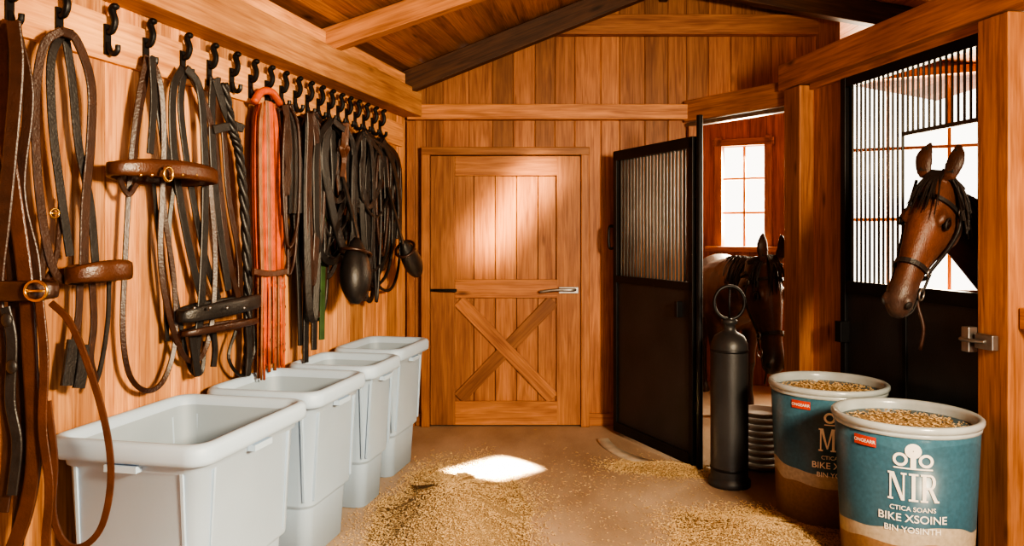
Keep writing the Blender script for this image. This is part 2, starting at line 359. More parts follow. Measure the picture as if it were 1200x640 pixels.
mb.box((x0+.1,Y-.052,1.03),.2,.012,.02,BLACKM); mb.tube([(x0+.02,Y-.05,1.03),(x0+.05,Y-.08,1.03),(x0+.2,Y-.08,1.025)],.009,BLACKM)
mb.obj('door_1',.004)
# ------------------------------------------------------------------ right stall front
mb=MB()
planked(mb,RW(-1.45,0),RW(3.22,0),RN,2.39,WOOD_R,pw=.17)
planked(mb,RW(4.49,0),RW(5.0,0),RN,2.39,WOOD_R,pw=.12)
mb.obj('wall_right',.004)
mb=MB(); mb.plank(RW(3.3,0,.03),RW(3.3,2.385,.03),RT*.17,RN*.11,WOOD_R); mb.obj('stall_post',.006)
mb=MB(); mb.plank(RW(4.9,0,.03),RW(4.9,2.385,.03),RT*.19,RN*.13,WOOD_R,.4); 
mb.box(RW(5.0,1.06,.02),.06,.04,.05,BLACKM,RT); mb.obj('stall_post',.006)
mb=MB(); mb.plank(RW(1.0,1.1,.02),RW(3.21,1.1,.02),V((0,0,.09)),RN*.04,WOOD_R); mb.obj('trim_stall_rail',.005)
mb=MB(); mb.box(RW(3.31,.99,.105),.10,.03,.065,STEEL,RT); mb.box(RW(3.40,.99,.11),.045,.045,.11,STEEL,RT); mb.tube([RW(3.3,.99,.12),RW(3.36,.99,.14),RW(3.42,.99,.14)],.010,STEEL); mb.obj('gate_latch',.004)
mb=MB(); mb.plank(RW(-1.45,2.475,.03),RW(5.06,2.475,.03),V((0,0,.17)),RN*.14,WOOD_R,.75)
HB=V((1.34,5.83,2.36)); HA=RW(5.04,2.36,.0)
hd=(HB-HA).normalized(); hn=V((hd.y,-hd.x,0))
if hn.y>0: hn=-hn
mb.plank(HA+V((0,0,.02)),HB+V((0,0,.02)),V((0,0,.16)),hn*.1,WOOD_R,.45)
mb.plank(HA+V((0,0,-.08)),HB+V((0,0,-.08)),V((0,0,.03)),hn*.06,STEEL)
mb.obj('stall_header_beam',.006)
mb=MB(); mb.plank(V((1.36,BACK-.02,0)),V((1.36,BACK-.02,2.27)),V((.06,0,0)),V((0,.1,0)),WOOD_B); mb.obj('trim_stall_jamb',.004)
# grille front
mb=MB(); g0,g1=3.41,4.48; gz0,gz1=1.15,2.30
def rp(ya,za,yb,zb,w,t,m,off=0.0):
    a=RW(ya,za,off); b=RW(yb,zb,off); d=(b-a).normalized(); p=d.cross(RN).normalized(); mb.plank(a,b,p*w,RN*t,m)
rp(g0,gz1+.03,g1,gz1+.03,.06,.05,BLACKM); rp(g0,gz0,g1,gz0,.07,.05,BLACKM)
rp(g1-.02,.02,g1-.02,gz1+.06,.045,.055,BLACKM); rp(g0+.02,.02,g0+.02,gz1+.06,.04,.055,BLACKM)
rp(g0,1.97,3.98,1.97,.02,.02,BARM); rp(3.98,gz0,3.98,gz1,.012,.012,BARM)
y=g0+.07
while y<g1-.04:
    zb=1.97 if y<3.97 else gz0
    mb.tube([RW(y,zb),RW(y,gz1)],.0068,BARM,8,1); y+=.0385
rp(g0+.02,.58,g1-.02,.58,1.1,.02,PANEL); rp(3.95,.05,3.95,1.12,.03,.034,BLACKM); rp(g0,.05,g1,.05,.06,.04,BLACKM)
rp(4.45,.83,4.45,.95,.06,.09,BLACKM,.02)
mb.obj('stall_front_grille',.002)
mb=MB(); rp(3.38,2.375,4.8,2.375,.04,.06,WOOD_R); mb.obj('trim_grille_head',.003)
# low partition
mb=MB()
for i in range(7): mb.plank(V((1.9,5.06,.08+i*.155)),V((4.25,5.06,.08+i*.155)),V((0,0,.15)),V((0,.04,0)),WOOD_R)
mb.obj('stall_partition',.004)
# ------------------------------------------------------------------ open stall door
D0=V((.76,5.60,0)); D1=V((1.146,4.69,0)); dd=(D1-D0).normalized(); dn=V((dd.y,-dd.x,0)); DL=(D1-D0).length
if dn.x>0: dn=-dn
def DP(s,z,o=0): return D0+dd*s+dn*o+V((0,0,z))
mb=MB()
def db(s0,z0,s1,z1,w,t,m,o=0):
    a=DP(s0,z0,o);b=DP(s1,z1,o);d=(b-a).normalized();p=d.cross(dn).normalized(); mb.plank(a,b,p*w,dn*t,m)
db(.02,.03,.02,2.05,.045,.05,BLACKM); db(DL-.06,.03,DL-.06,2.05,.045,.05,BLACKM)
db(0,2.02,DL-.04,2.02,.07,.05,BLACKM); db(0,1.13,DL-.04,1.13,.05,.05,BLACKM); db(0,.06,DL-.04,.06,.07,.05,BLACKM)
db(.04,.6,DL-.06,.6,1.05,.022,PANEL)
s=.075
while s<DL-.1: mb.tube([DP(s,1.14),DP(s,2.0)],.0088,BARM,8,1); s+=.040
db(DL-.18,.93,DL-.18,1.03,.03,.06,BLACKM,.02)
mb.tube([DP(-.02,1.35,.01),DP(-.05,1.36,.03),DP(-.05,1.5,.03),DP(-.02,1.51,.01)],.011,BLACKM)
mb.tube([DP(DL,0),DP(DL,2.18)],.02,BLACKM,10,1); mb.revolve(DP(DL,0),[(.04,0),(.04,.012),(.022,.02)],BLACKM,16)
for z in (.4,1.7): mb.box(DP(DL-.02,z),.06,.03,.05,BLACKM,dd)
mb.obj('stall_door',.002)
mb=MB(); # sill
n=28; R=[[V((1.22+r*math.cos(math.pi*(1.0+.62*(k/n))),5.42+r*math.sin(math.pi*(1.0+.62*(k/n)))*1.25,z)) for k in range(n+1)] for r,z in ((.62,.001),(.62,.012),(.54,.014),(.54,.001))]
mb.rings(R,CONC,closed=False,caps=False); mb.obj('threshold_sill')
# ------------------------------------------------------------------ storage bins
def rr(hx,hy,r,n=6):
    out=[]
    for cx,cy,a0 in ((hx-r,hy-r,0),(-hx+r,hy-r,90),(-hx+r,-hy+r,180),(hx-r,-hy+r,270)):
        for i in range(n+1):
            a=math.radians(a0+90*i/n); out.append((cx+r*math.cos(a),cy+r*math.sin(a)))
    return out
def bin_(cx,cy,sx,sy,h,ang):
    mb=MB(); ca,sa=math.cos(ang),math.sin(ang)
    def W(x,y,z): return V((cx+x*ca-y*sa,cy+x*sa+y*ca,z))
    def ring(ins,z,r): return [W(x,y,z) for x,y in rr(sx/2-ins,sy/2-ins,max(.01,r))]
    prof=[(.105,0,.05),(.095,.004,.055),(.082,h*.30,.06),(.080,h*.31,.06),(.066,h*.325,.06),(.064,h*.335,.06),(.046,h*.86,.065),(.036,h*.87,.065),(.034,h*.90,.065),(.012,h*.905,.07),(.004,h*.912,.072),(0,h*.93,.075),(0,h*.975,.075),(.006,h*.992,.072),(.018,h,.07),(.030,h*.998,.06),(.040,h*.985,.06),(.045,h*.95,.06)]
    mb.rings([ring(*p) for p in prof],PLAST,caps=False)
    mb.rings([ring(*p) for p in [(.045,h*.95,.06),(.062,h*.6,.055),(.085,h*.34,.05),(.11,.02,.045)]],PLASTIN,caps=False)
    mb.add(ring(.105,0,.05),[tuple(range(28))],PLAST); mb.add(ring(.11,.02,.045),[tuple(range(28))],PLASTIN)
    hx,hy=sx/2,sy/2
    for s in (1,-1):
        for k in (-.33,.33):
            mb.plank(W(s*(hx-.066),k*sy,h*.36),W(s*(hx-.042),k*sy,h*.9),V((-sa,ca,0))*.010,V((ca,sa,0))*.012,PLAST)
            mb.plank(W(k*sx,s*(hy-.066),h*.36),W(k*sx,s*(hy-.042),h*.9),V((ca,sa,0))*.010,V((-sa,ca,0))*.012,PLAST)
        mb.plank(W(s*(hx-.018),-.06,h*.885),W(s*(hx-.018),.06,h*.885),V((0,0,.022)),V((ca,sa,0))*.03,PLAST)
        mb.plank(W(-.06,s*(hy-.018),h*.885),W(.06,s*(hy-.018),h*.885),V((0,0,.022)),V((-sa,ca,0))*.03,PLAST)
    return mb.obj('storage_bin')
A12=math.radians(-12)
bin_(-1.205,2.88,.61,.76,.77,A12)
bin_(-1.045,3.62,.56,.58,.77,A12)
bin_(-.91,4.215,.50,.46,.77,A12)
bin_(-.80,4.78,.44,.58,.78,A12)
# ------------------------------------------------------------------ hook rack
HX=[14,72,128,173,216,247,273,295,314,331,347,361,374,386,397,407,417,427,437,446]
HZ=2.19
mb=MB(); mb.plank(LWp(1.6,2.19,.012),LWp(5.74,2.19,.012),V((0,0,.17)),LN*.024,WOOD_L)
for a in HX:
    y=LW(a,0,.03).y
    b=V((lx(y),y,HZ))
    def q(z,o,t=0): return b+LN*o+LT*t+V((0,0,z))
    mb.plank(q(-.065,.028),q(.05,.028),LT*.03,LN*.01,BLACKM)
    mb.tube([q(.02,.03),q(.025,.05),q(.06,.062),q(.10,.05),q(.115,.058)],lambda t:.012+.003*t,BLACKM)
    mb.ellipsoid(q(.115,.062),(LT*.018,LN*.016,V((0,0,.013))),BLACKM,12,6)
    mb.tube([q(-.02,.03),q(-.05,.04),q(-.062,.058),q(-.05,.074),q(-.03,.076)],lambda t:.012-.002*t,BLACKM)
mb.obj('hook_rack',.002)
# ------------------------------------------------------------------ tack
def S(mb,pp,w,m,off=.06,th=.006,tw=.25,taper=None):
    if isinstance(off,(int,float)): off=[off]*len(pp)
    pts=[LW(a,b,o) for (a,b),o in zip(pp,off)]
    mb.strap(pts,w,m,LN+LT*-tw,th,taper=taper)
def T(mb,pp,r,m,off=.06):
    mb.tube([LW(a,b,off) for a,b in pp],r,m,8,5)
def HOOP(mb,cx,cy,hw,h,m,off=.1,dep=.09,tilt=0,th=.012,sag=.008):
    c=LW(cx,cy,off); l=LW(cx-hw,cy,off); r=LW(cx+hw,cy,off); a=(r-l)/2; a.z=0
    mb.hoop(c,a,LN*dep,h,th,m,tilt,sag=-sag)
    return c
def buckle(mb,c,s=.02,m=BRASS):
    a=LT*s;b=V((0,0,s*.9)); mb.torus(c,a,b,.0035,m,16,6); mb.tube([c-a,c+a],.003,m,6,1)
# T1 near bridle (hangs off the first hook, in front of the first bin)
mb=MB()
def SN(pp,w,m,y=2.43,th=.007,tilt=.3): mb.strap([AT(a,b,y) for a,b in pp],w,m,V((.25,-1,0)),th)
SN([(12,25),(2,60),(6,150),(18,240),(30,330),(36,430),(40,530),(30,600),(8,660),(-10,700)],.044,LBROWN)
SN([(16,25),(20,80),(12,180),(4,260),(-4,340),(2,430),(12,520),(2,600)],.04,LDARK,2.40)
SN([(16,25),(34,110),(24,220),(40,300),(44,345)],.03,LDARK,2.45)
SN([(8,25),(-4,100),(2,200),(14,300),(20,420),(26,520),(20,640)],.036,LDARK,2.44)
SN([(46,350),(52,420),(50,500),(58,570),(54,640),(60,700)],.026,LBROWN,2.42)
SN([(60,355),(82,378),(104,430),(124,500),(130,560),(120,615),(98,640),(76,636),(62,600),(64,540),(56,470)],.02,LBROWN,2.43,.008)
SN([(6,360),(14,400),(12,470),(20,520),(14,580)],.03,LBLACK,2.39)
c=AT(26,340,2.42); mb.hoop(c,V((.1,0,0)),V((0,-.05,0)),.066,.012,LDARK); 
cb=AT(42,341,2.35); mb.torus(cb,V((.034,0,0)),V((0,0,.030)),.005,BRASS,20,6); mb.tube([cb-V((.034,0,0)),cb+V((.034,0,0))],.004,BRASS,6,1)
for a,b in ((8,375),(14,430)): mb.ellipsoid(AT(a,b,2.37),(V((.018,0,0)),V((0,.01,0)),V((0,0,.022))),LBLACK)
mb.obj('leather_bridle')
# T2
mb=MB()
S(mb,[(72,36),(52,52),(42,110),(43,190),(52,270),(66,322),(92,330)],.028,LDARK,[.1,.08,.06,.06,.06,.07,.08])
S(mb,[(74,38),(60,70),(62,150),(72,230),(82,300)],.028,LBLACK,.07)
S(mb,[(72,36),(90,48),(107,100),(106,170),(100,240),(98,310)],.032,LDARK,[.1,.1,.09,.08,.08,.08])
S(mb,[(76,38),(84,90),(92,170),(106,240),(112,310)],.028,LBLACK,.06)
S(mb,[(52,270),(50,330),(66,300),(72,230)],.018,LDARK,.05)
HOOP(mb,117,319,31,.075,LBROWN,.12,.07)
buckle(mb,LW(64,250,.085),.018)
S(mb,[(94,330),(92,370),(86,408)],.024,LDARK,.08); S(mb,[(108,332),(110,380),(106,420),(112,445)],.024,LDARK,.09)
S(mb,[(86,398),(82,425),(78,452)],.04,LBLACK,.08,.012); S(mb,[(98,404),(96,430),(92,455)],.04,LBLACK,.1,.012)
S(mb,[(128,325),(126,380),(118,430),(110,455)],.016,LBLACK,.09)
mb.obj('leather_bridle')
# T3
mb=MB()
S(mb,[(172,66),(163,110),(155,170),(150,240),(146,320),(144,390),(152,440),(172,458),(192,445),(205,400),(204,330),(194,260),(190,215)],.02,LDARK,.07,.008,.9)
S(mb,[(176,66),(188,100),(192,160),(190,230),(188,300),(196,360),(214,415),(234,420),(248,380),(252,300),(246,215)],.022,LDARK,.08,.008,.9)
S(mb,[(174,66),(166,110),(158,160),(156,205)],.034,LDARK,.06); S(mb,[(176,66),(186,120),(196,195)],.038,LBLACK,.065)
S(mb,[(178,66),(180,120),(176,180)],.028,LBLACK,.1)
S(mb,[(180,215),(184,260),(192,330),(196,400)],.018,LBLACK,.05)
HOOP(mb,195,203,56,.072,LBROWN,.13,.1,.0,.016)
cc=LW(197,204,.258); mb.torus(cc,LT*.024,V((0,0,.026)),.0055,BRASS); 
for a in (165,178,214,230): mb.ellipsoid(LW(a,205,.24),(LT*.007,LN*.006,V((0,0,.007))),BRASS,8,6)
S(mb,[(139,208),(150,228),(160,216)],.02,LDARK,.1)
mb.obj('leather_bridle')
# T4
mb=MB()
S(mb,[(214,80),(203,105),(203,170),(212,240),(226,310),(238,355)],.034,LBLACK,.07)
S(mb,[(218,80),(234,105),(240,180),(240,260),(236,350),(228,435)],.036,LBLACK,.08)
S(mb,[(216,80),(212,130),(224,220),(240,300),(256,350)],.03,LBLACK,.06)
S(mb,[(220,80),(246,140),(258,220),(268,300),(280,352)],.03,LDARK,.07)
S(mb,[(206,200),(198,280),(210,370),(222,430),(236,436),(240,400)],.018,LBLACK,.05,.008,.8)
HOOP(mb,260,360,43,.072,LBLACK,.12,.08,.01,.014); HOOP(mb,260,382,40,.035,LDARK,.12,.075,.0,.012)
for a in (228,246,266,286): mb.ellipsoid(LW(a,361,.215),(LT*.007,LN*.006,V((0,0,.007))),STEEL,8,6)
S(mb,[(224,385),(228,415),(232,440)],.034,LBLACK,.1,.01); S(mb,[(290,380),(292,410),(290,440)],.03,LBLACK,.1,.01)
S(mb,[(250,388),(252,410),(250,430)],.026,LBLACK,.1,.01)
S(mb,[(276,388),(268,420),(284,440),(298,410),(296,380)],.014,LBLACK,.08,.008,.8)
mb.obj('leather_bridle')
# T5 braided halter
mb=MB()
for k in range(3):
    ph=k*2.09
    base=[(262,98),(272,150),(280,180),(286,240),(290,320),(291,400),(288,440)]
    P=cr([LW(a,b,.08) for a,b in base],8); mb.tube([p+LT*.011*math.sin(i*.9+ph)+LN*.011*math.cos(i*.9+ph) for i,p in enumerate(P)],.013,LBLACK,6,2)
S(mb,[(250,92),(248,130),(250,190),(256,260),(268,340)],.036,LBLACK,.07); S(mb,[(252,92),(268,140),(284,150),(270,148),(250,152)],.04,LBLACK,.08)
S(mb,[(262,150),(268,230),(280,300),(282,350)],.03,LDARK,.06)
mb.obj('braided_halter')
# T6 rust straps
mb=MB(); random.seed(3)
for i in range(17):
    u=i/16; xa=301+u*24; xb=300+u*34
    o=.05+.07*math.sin(math.pi*u)+random.uniform(0,.03)
    e=random.uniform(425,446)
    pts=[(xa+random.uniform(-2,2),118+abs(u-.5)*14),(297+u*33,150),(296+u*37,230),(xb-1,320)]
    S(mb,pts,.024,LRUST if i%4 else LTAN,o,.006,random.uniform(-.5,.5))
    for k in range(2):
        dx=random.uniform(-2,2); P=[LW(xb-1+dx*.3,318,o),LW(xb+dx,365,o+.01),LW(xb+dx*1.3,e,o)]
        mb.tube(P,.006,LTAN if k else LRUST,6,4)
        for j in range(4): mb.ellipsoid(P[0].lerp(P[2],(j+.5)/5+random.uniform(0,.08)),(LT*.011,LN*.011,V((0,0,.013))),LDARK if j%2 else LRUST,8,6)
S(mb,[(297,318),(316,321),(336,318)],.03,LBROWN,.14); T(mb,[(298,120),(306,108),(318,108),(328,122)],.02,LRUST,.08)
mb.obj('fringed_breast_strap')
# T7 hanks of reins over remaining hooks
def hank(hx,hy,n,xl,xr,y0,y1,m,ms=None,w=.014,seed=1):
    random.seed(seed); mb=MB()
    for i in range(n):
        a=hx+random.uniform(-3,3); l=random.uniform(xl,hx); r=random.uniform(hx,xr); b=random.uniform(y0,y1); o=random.uniform(.05,.17)
        mm=m if not ms or random.random()<.7 else ms
        my=(hy+b)/2
        pts=[(a,hy+5),(l+2,hy+30),(l,my),(l+3,b-20),((l+r)/2+random.uniform(-4,4),b),(r-3,b-25),(r,my),(r-2,hy+30),(a+2,hy+5)]
        if random.random()<.5: T(mb,pts,w*.55,mm,o)
        else: S(mb,pts,w*1.7,mm,o,.006,random.uniform(.1,1))
    return mb
mb=hank(336,118,6,330,352,200,330,LBLACK,LDARK,.016,5)
S(mb,[(334,128),(340,160),(346,210),(347,250)],.17,LBLACK,.13,.02,.0,lambda t:.35+.65*math.sin(min(1,t*1.3)*1.57)); 
S(mb,[(345,240),(350,330),(352,405)],.03,LBLACK,.09,.008); mb.obj('saddle_strap_bundle')
mb=hank(364,128,17,350,390,230,385,LBLACK,LDARK,.022,6)
for a,b,m in ((358,425,LBLACK),(368,410,LBLACK),(377,398,GREEN)): S(mb,[(a+2,230),(a+1,320),(a,b)],.04,m,.11,.008)
mb.obj('rein_bundle')
mb=hank(386,136,18,370,416,220,335,LBLACK,LBLACK,.022,8)
S(mb,[(384,150),(380,190),(388,240),(398,280),(406,298)],.06,LBLACK,.16,.012); mb.obj('rein_bundle')
mb=hank(404,140,9,394,426,190,255,LTAN,LBROWN,.018,9); S(mb,[(402,150),(420,180),(432,220),(430,300)],.04,LBROWN,.1); mb.obj('rein_bundle')
mb=hank(425,150,22,412,460,230,355,LBLACK,LBLACK,.019,11); mb.obj('rein_bundle')
mb=hank(444,158,20,430,471,220,355,LBLACK,LDARK,.019,12)
S(mb,[(448,165),(462,200),(468,240),(466,280)],.04,LBLACK,.17,.01); mb.obj('rein_bundle')
def stirrup(cx,cy,wx,hy,ang,off,top):
    mb=MB(); c=LW(cx,cy,off); up=(V((0,0,1))*math.cos(ang)+LT*math.sin(ang)); sd=LT*math.cos(ang)-V((0,0,1))*math.sin(ang)
    R=[]
    for i in range(13):
        t=i/12; h=(t-.5)*2*hy; w=wx*(math.sin(math.pi*(.03+.94*t))**.6)*(1.05-.35*t); dpt=w*.75
        cc=c+up*h+LN*(.03*(1-t)); R.append([cc+sd*w*math.cos(2*math.pi*k/18)+LN*dpt*math.sin(2*math.pi*k/18) for k in range(18)])
    mb.rings(R,LBLACK)
    mb.torus(c+up*hy*.55,sd*wx*.85,LN*wx*.68,.01,LDARK,20,6)
    mb.strap([c+up*hy*.7,c+up*hy*1.1,LW(*top,off*.6)],.035,LBLACK,LN,.008)
    mb.obj('covered_stirrup')
stirrup(414,317,.125,.19,.25,.26,(400,200)); stirrup(479,303,.09,.16,-.75,.28,(455,220))
random.seed(21)
# ------------------------------------------------------------------ feed buckets
def wrap(cx,cy,r0,slope,th0,u,z,off):
    r=r0+slope*z; th=th0+u/r; return V((cx+(r+off)*math.cos(th),cy+(r+off)*math.sin(th),z))
def stroke(mb,fn,quad,m,n=6):
    a,b,c,d=[V(q) for q in quad]; vs=[];fs=[]
    for i in range(n+1):
        t=i/n
        for j in range(n+1):
            s=j/n; p=a.lerp(b,t).lerp(d.lerp(c,t),s); vs.append(fn(p.x,p.y))
    for i in range(n):
        for j in range(n): k=i*(n+1)+j; fs.append((k,k+1,k+n+2,k+n+1))
    mb.add(vs,fs,m)
def R4(x0,y0,x1,y1): return [(x0,y0),(x1,y0),(x1,y1),(x0,y1)]
LET={'N':(1.0,[R4(.1,0,.2,1),R4(.8,0,.9,1),[(.1,1),(.34,1),(.9,0),(.72,0)],R4(0,0,.3,.07),R4(0,.93,.25,1),R4(.7,.93,1,1)]),
'M':(1.15,[R4(.1,0,.2,1),R4(.9,0,1.08,1),[(.1,1),(.32,1),(.64,.1),(.54,.1)],[(.86,1),(1.0,1),(.64,.1),(.54,.1)],R4(0,0,.3,.07),R4(0,.93,.25,1),R4(.8,0,1.18,.07),R4(.95,.93,1.18,1)]),
'I':(.5,[R4(.15,0,.35,1),R4(0,0,.5,.07),R4(0,.93,.5,1)]),
'R':(.95,[R4(.1,0,.3,1),R4(0,0,.4,.07),R4(0,.93,.55,1),R4(.3,.46,.55,.54)]+
  [[(.52+.12*math.sin(a),.73+.19*math.cos(a)),(.52+.3*math.sin(a),.73+.27*math.cos(a)),(.52+.3*math.sin(b),.73+.27*math.cos(b)),(.52+.12*math.sin(b),.73+.19*math.cos(b))] for a,b in [(math.pi*k/7,math.pi*(k+1)/7) for k in range(7)]]+
  [[(.42,.5),(.62,.5),(.98,0),(.76,0)],R4(.74,0,1.02,.07)])}
def textmesh(body,size):
    cu=bpy.data.curves.new('t','FONT'); cu.body=body; cu.size=size; cu.align_x='CENTER'; cu.offset=size*.012
    o=bpy.data.objects.new('t',cu); COL.objects.link(o); bpy.context.view_layer.update()
    dg=bpy.context.evaluated_depsgraph_get(); me=bpy.data.meshes.new_from_object(o.evaluated_get(dg))
    vs=[v.co.copy() for v in me.vertices]; fs=[tuple(p.vertices) for p in me.polygons]
    bpy.data.objects.remove(o); bpy.data.meshes.remove(me); return vs,fs
def bucket(cx,cy,word,rot=0):
    mb=MB(); r0=.252; sl=.045
    th0=math.atan2(-cy,-cx)+rot
    mb.revolve((cx,cy,0),[(.20,0),(.246,.0),(.252,.01),(r0+sl*.645,.645)],BUCKM,48)
    mb.revolve((cx,cy,0),[(.280,.64),(.286,.643),(.287,.655),(.284,.658),(.292,.662),(.296,.672),(.295,.684),(.288,.69),(.278,.69),(.268,.684),(.264,.67),(.262,.58)],CLEARRIM,48,caps=False)
    n=40; vs=[];fs=[]
    for i in range(9):
        r=.263*i/8
        for k in range(n):
            a=2*math.pi*k/n; vs.append(V((cx+r*math.cos(a),cy+r*math.sin(a),.648-.014*(i/8)**2+random.uniform(0,.008))))
    for i in range(8):
        for k in range(n): fs.append((i*n+k,i*n+(k+1)%n,(i+1)*n+(k+1)%n,(i+1)*n+k))
    mb.add(vs,fs,GRAINP,smooth=True)
    for i in range(500):
        a=random.uniform(0,6.28); r=.250*random.random()**.5; p=V((cx+r*math.cos(a),cy+r*math.sin(a),.657-.014*(r/.262)**2)); b=random.uniform(0,6.28); d=V((math.cos(b),math.sin(b),.2))*random.uniform(.005,.012); e=V((-d.y,d.x,0)).normalized()*.003; f=V((0,0,.003))
        mb.add([p+d,p-d,p+e,p-e,p+f,p-f],[(0,2,4),(0,4,3),(0,3,5),(0,5,2),(1,4,2),(1,3,4),(1,5,3),(1,2,5)],GRAIN)
    fn=lambda u,z:wrap(cx,cy,r0,sl,th0,u,z,.0035)
    H=.112; wf=H*.60; gp=.008; tot=sum(LET[c][0] for c in word)*wf+gp*(len(word)-1); x=-tot/2
    for c in word:
        for q in LET[c][1]: stroke(mb,fn,[(x+p[0]*wf,.39+p[1]*H) for p in q],WTEXT,3)
        x+=LET[c][0]*wf+gp
    # plain stand-in emblem
    def disc(ux,z,r,ri=0,n=20):
        vs=[];fs=[]
        for k in range(n):
            a=2*math.pi*k/n; vs+= [fn(ux+r*math.cos(a),z+r*math.sin(a)),fn(ux+ri*math.cos(a),z+ri*math.sin(a))]
        for k in range(n): j=(k+1)%n; fs.append((2*k,2*j,2*j+1,2*k+1))
        mb.add(vs,fs,WTEXT)
    disc(0,.592,.030,.002); disc(-.046,.555,.027,.016); disc(.046,.555,.027,.016); stroke(mb,fn,R4(-.07,.518,.07,.524),WTEXT); stroke(mb,fn,R4(-.01,.524,.01,.565),WTEXT)
    for body,z,s in (('CTICA SOANS',.350,.026),('BIKE XSOINE',.305,.044),('BIN YOSINTH',.262,.034)):
        v,f=textmesh(body,s); mb.add([fn(p.x,z+p.y) for p in v],f,WTEXT)
    # red tag
    stroke(mb,fn,R4(-.232,.585,-.135,.625),RED,6)
    v,f=textmesh('ONGEARR',.020); mb.add([wrap(cx,cy,r0,sl,th0,p.x-.184,.598+p.y,.006) for p in v],f,WTEXT)
    mb.obj('feed_bucket')
bucket(1.69,3.3,'NIR',.10); bucket(1.644,4.0,'MIR',.20)
# ------------------------------------------------------------------ steel cylinder w/ ring
mb=MB(); c=(1.262,4.46,0)
mb.revolve(c,[(.118,0),(.12,.01),(.12,.035),(.108,.045),(.107,.05),(.107,.79),(.104,.82),(.085,.862),(.05,.885),(.034,.895),(.034,.93),(.045,.935),(.045,.955),(.02,.965)],PANEL,36)
for z in (.1,.78): mb.revolve(c,[(.107,z-.008),(.111,z),(.107,z+.008)],BLACKM,36,caps=False)
mb.torus(V(c)+V((0,0,1.055)),V((.088,0,0)),V((0,0,.096)),.010,BLACKM,32,8); mb.tube([V(c)+V((0,0,.95)),V(c)+V((0,0,1.15))],.006,BLACKM,8,1)
mb.obj('gas_cylinder')
mb=MB(); c=(1.55,4.78,0)
for i in range(9):
    z=.005+i*.040; r=.122+.0012*i
    mb.revolve(c,[(r*.55,z),(r*.8,z+.002),(r,z+.026),(r+.006,z+.032),(r+.004,z+.036),(r-.006,z+.034),(r*.8,z+.012),(r*.5,z+.009)],WHITEP,36)
mb.obj('stack_of_feed_bowls')
# ------------------------------------------------------------------ grain
def pile(name,cx,cy,rx,ry,h,rot,ng,seed):
    random.seed(seed); mb=MB(); n=48; m=16; ca,sa=math.cos(rot),math.sin(rot)
    amp=[random.uniform(.82,1.15) for _ in range(n)]; amp=[(amp[k-1]+amp[k]*2+amp[(k+1)%n])/4 for k in range(n)]
    def hz(t): return h*(math.cos(min(1,t)*math.pi)*.5+.5)
    vs=[];fs=[]
    for i in range(m+1):
        t=i/m
        for k in range(n):
            a=2*math.pi*k/n; x=rx*t*math.cos(a)*amp[k]; y=ry*t*math.sin(a)*amp[k]
            vs.append(V((cx+x*ca-y*sa,cy+x*sa+y*ca,.002+hz(t)+random.uniform(0,.006)*(1-t))))
    for i in range(m):
        for k in range(n): fs.append((i*n+k,i*n+(k+1)%n,(i+1)*n+(k+1)%n,(i+1)*n+k))
    mb.add(vs,fs,GRAINP,smooth=True)
    for i in range(ng):
        a=random.uniform(0,2*math.pi); t=random.random()**.55*1.18
        k=int(a/(2*math.pi)*n)%n
        if t>1: t=1+(t-1)*random.random()*2.6
        x=rx*t*math.cos(a)*amp[k]; y=ry*t*math.sin(a)*amp[k]; z=.004+hz(t)+(.003 if t<1 else 0)
        p=V((cx+x*ca-y*sa,cy+x*sa+y*ca,z)); b=random.uniform(0,6.28); d=V((math.cos(b),math.sin(b),random.uniform(-.3,.3)))*random.uniform(.004,.009); e=V((-d.y,d.x,0)).normalized()*.0028; f=V((0,0,.0028))
        mb.add([p+d,p-d,p+e,p-e,p+f,p-f],[(0,2,4),(0,4,3),(0,3,5),(0,5,2),(1,4,2),(1,3,4),(1,5,3),(1,2,5)],GRAIN)
    mb.obj(name)
pile('spilled_grain_pile',-.32,3.84,.41,1.04,.16,-.05,17000,1)
pile('spilled_grain_pile',1.17,3.62,.43,.42,.08,.2,11000,2)
pile('spilled_grain_pile',.98,4.74,.36,.14,.035,-.25,4000,3)
random.seed(5); mb=MB()
for i in range(3600):
    cxx,cyy,sx_,sy_=random.choice(((-.2,3.9,.45,.8),(1.05,3.7,.4,.4),(.9,4.7,.35,.25),(1.05,3.7,.3,.3),(.4,4.4,.5,.6)))
    x=random.gauss(cxx,sx_*.8); y=random.gauss(cyy,sy_*.7)
    if not(-.45<x<1.35 and 3.1<y<5.7): continue
    p=V((x,y,.004)); b=random.uniform(0,6.28); l=random.uniform(.003,.012)
    d=V((math.cos(b),math.sin(b),0))*l; e=V((-d.y,d.x,0)).normalized()*.002; f=V((0,0,.002))
    mb.add([p+d,p-d,p+e,p-e,p+f,p-f],[(0,2,4),(0,4,3),(0,3,5),(0,5,2),(1,4,2),(1,3,4),(1,5,3),(1,2,5)],GRAIN)
mb.obj('scattered_straw')
# ------------------------------------------------------------------ horses
HS=[(-.07,.05,-.13,.075),(0,.085,-.165,.085),(.07,.098,-.20,.092),(.15,.10,-.21,.096),(.22,.092,-.19,.09),(.30,.078,-.14,.072),(.38,.064,-.10,.058),(.45,.056,-.085,.053),(.52,.052,-.088,.058),(.57,.040,-.09,.056),(.61,.016,-.078,.044),(.63,-.01,-.06,.025)]
def hs(s):
    for a,b in zip(HS[:-1],HS[1:]):
        if a[0]<=s<=b[0]:
            t=(s-a[0])/(b[0]-a[0]); return [a[i]+(b[i]-a[i])*t for i in range(1,4)]
    return HS[-1][1:]
def ringpt(s,th,off=0):
    top,bot,w=hs(s); mid=top*.45+bot*.55; c,sn=math.cos(th),math.sin(th)
    e=.85; x=math.copysign(abs(c)**e,c); 
    hz=(top-mid) if sn>0 else (mid-bot)
    wj=w*(1.0 if sn>0 else (1-.25*sn*sn))
    return V((s,x*(wj+off),mid+sn*(hz+off)))
